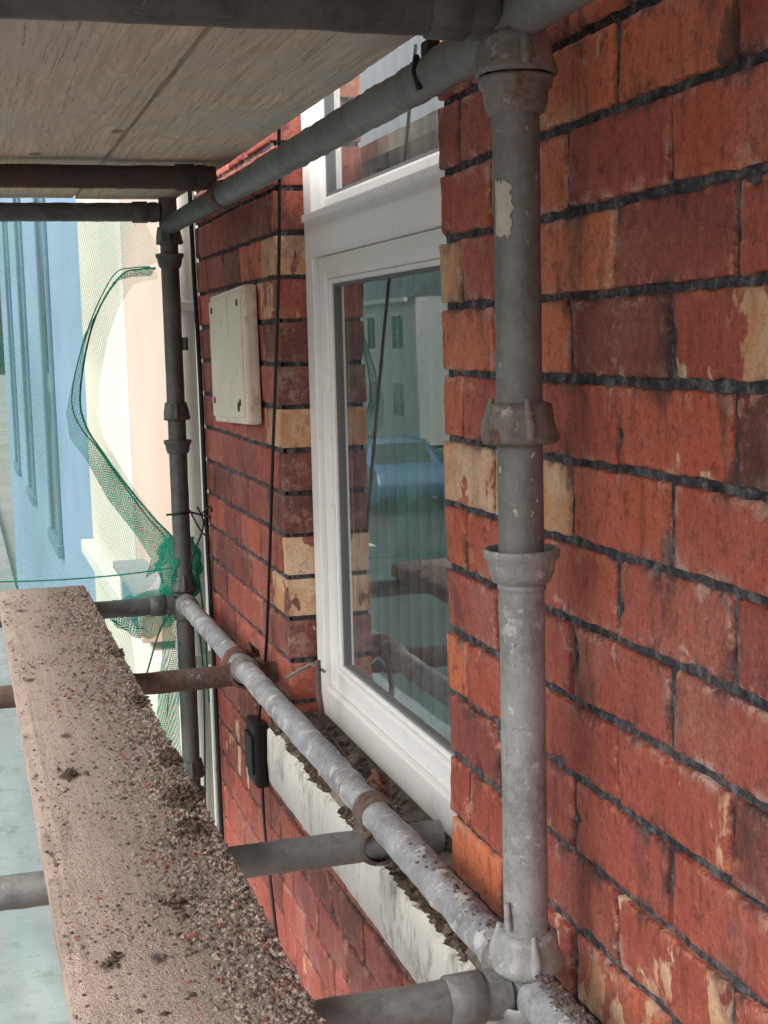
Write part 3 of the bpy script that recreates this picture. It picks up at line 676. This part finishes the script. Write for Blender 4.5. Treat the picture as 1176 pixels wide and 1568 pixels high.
def car(name,cx,cy,body,ang=0):
    e=empty(name); t=MB(); prof=[(-2.05,.35),(-2.1,.62),(-1.95,.88),(-1.15,.98),(-.55,1.40),(.75,1.44),(1.55,1.05),(2.0,.92),(2.1,.6),(2.05,.35)]
    vs=[];n=len(prof)
    for s_ in (-1,1):
        for (l,h) in prof:
            w=.86 if h<1.1 else .64; vs.append((s_*w,l,h))
    fs=[(i,(i+1)%n,n+(i+1)%n,n+i) for i in range(n)]+[tuple(range(n)),tuple(range(2*n-1,n-1,-1))]
    t.add(vs,fs,body); ob=t.obj('body',e); bv=ob.modifiers.new('b','BEVEL'); bv.width=.07; bv.segments=3
    t=MB()
    for s_ in (-1,1):
        t.add([(s_*.862,-1.0,.99),(s_*.862,1.42,1.02),(s_*.67,.72,1.38),(s_*.67,-.5,1.35)],[(0,1,2,3)],M['cglass'])
    t.add([(-.6,-1.13,1.0),(.6,-1.13,1.0),(.55,-.58,1.4),(-.55,-.58,1.4)],[(0,1,2,3)],M['cglass']); t.add([(-.6,1.56,1.06),(.6,1.56,1.06),(.55,.8,1.44),(-.55,.8,1.44)],[(0,1,2,3)],M['cglass']); t.obj('windows',e)
    t=MB()
    for s_ in (-1,1):
        for l in (-1.3,1.3): t.lathe((s_*.80,l,.32),[(0,-.1),(.3,-.1),(.32,0),(.3,.1),(0,.1)],M['tyre'],axis='x',seg=24); t.lathe((s_*.80,l,.32),[(0,s_*.11),(.18,s_*.105),(.2,s_*.095)],M['upvc'],axis='x',seg=20)
    t.obj('wheels',e); e.location=(cx,cy,GZ-.12); e.rotation_euler=(0,0,ang)
car('parked_car',-7.7,30,M['carb']); car('parked_car.001',-7.6,21,M['redt']); car('parked_car.002',-7.7,37,M['lead'])
# ------------------------------------------------------------------ camera
f,yaw,pi_,ro=2143.33,.2924,.1237,-.0247
F=Vector((math.sin(yaw)*math.cos(pi_),math.cos(yaw)*math.cos(pi_),-math.sin(pi_)))
R0=Vector((math.cos(yaw),-math.sin(yaw),0)); U0=R0.cross(F)
Rv=R0*math.cos(ro)+U0*math.sin(ro); Uv=U0*math.cos(ro)-R0*math.sin(ro)
cam=bpy.data.cameras.new('camera'); co=bpy.data.objects.new('camera',cam); S.collection.objects.link(co)
co.matrix_world=Matrix((( Rv.x,Uv.x,-F.x,0),(Rv.y,Uv.y,-F.y,0),(Rv.z,Uv.z,-F.z,0),(0,0,0,1)))
cam.sensor_fit='VERTICAL'; cam.sensor_height=36; cam.lens=f/1568*36; cam.clip_start=.02; cam.clip_end=600; S.camera=co
# ------------------------------------------------------------------ light
el,az=math.radians(44),math.radians(-110)
w=bpy.data.worlds.new('World'); S.world=w; w.use_nodes=True; nt_=w.node_tree; bg=nt_.nodes['Background']
sk=nt_.nodes.new('ShaderNodeTexSky'); sk.sky_type='NISHITA'; sk.sun_disc=False; sk.sun_elevation=el; sk.sun_rotation=az; sk.dust_density=6; sk.air_density=1; sk.ozone_density=1
hs=nt_.nodes.new('ShaderNodeHueSaturation'); hs.inputs['Saturation'].default_value=.3; hs.inputs['Value'].default_value=1.8
nt_.links.new(sk.outputs[0],hs.inputs['Color']); nt_.links.new(hs.outputs[0],bg.inputs[0]); bg.inputs[1].default_value=.15
sd=bpy.data.lights.new('sun','SUN'); sd.energy=1.5; sd.angle=math.radians(30); sd.color=(1,.96,.90); so=bpy.data.objects.new('sun',sd); S.collection.objects.link(so)
d=Vector((math.sin(az)*math.cos(el),math.cos(az)*math.cos(el),math.sin(el))); so.rotation_euler=d.to_track_quat('Z','Y').to_euler()
S.view_settings.view_transform='Standard'; S.view_settings.look='None'; S.view_settings.exposure=0
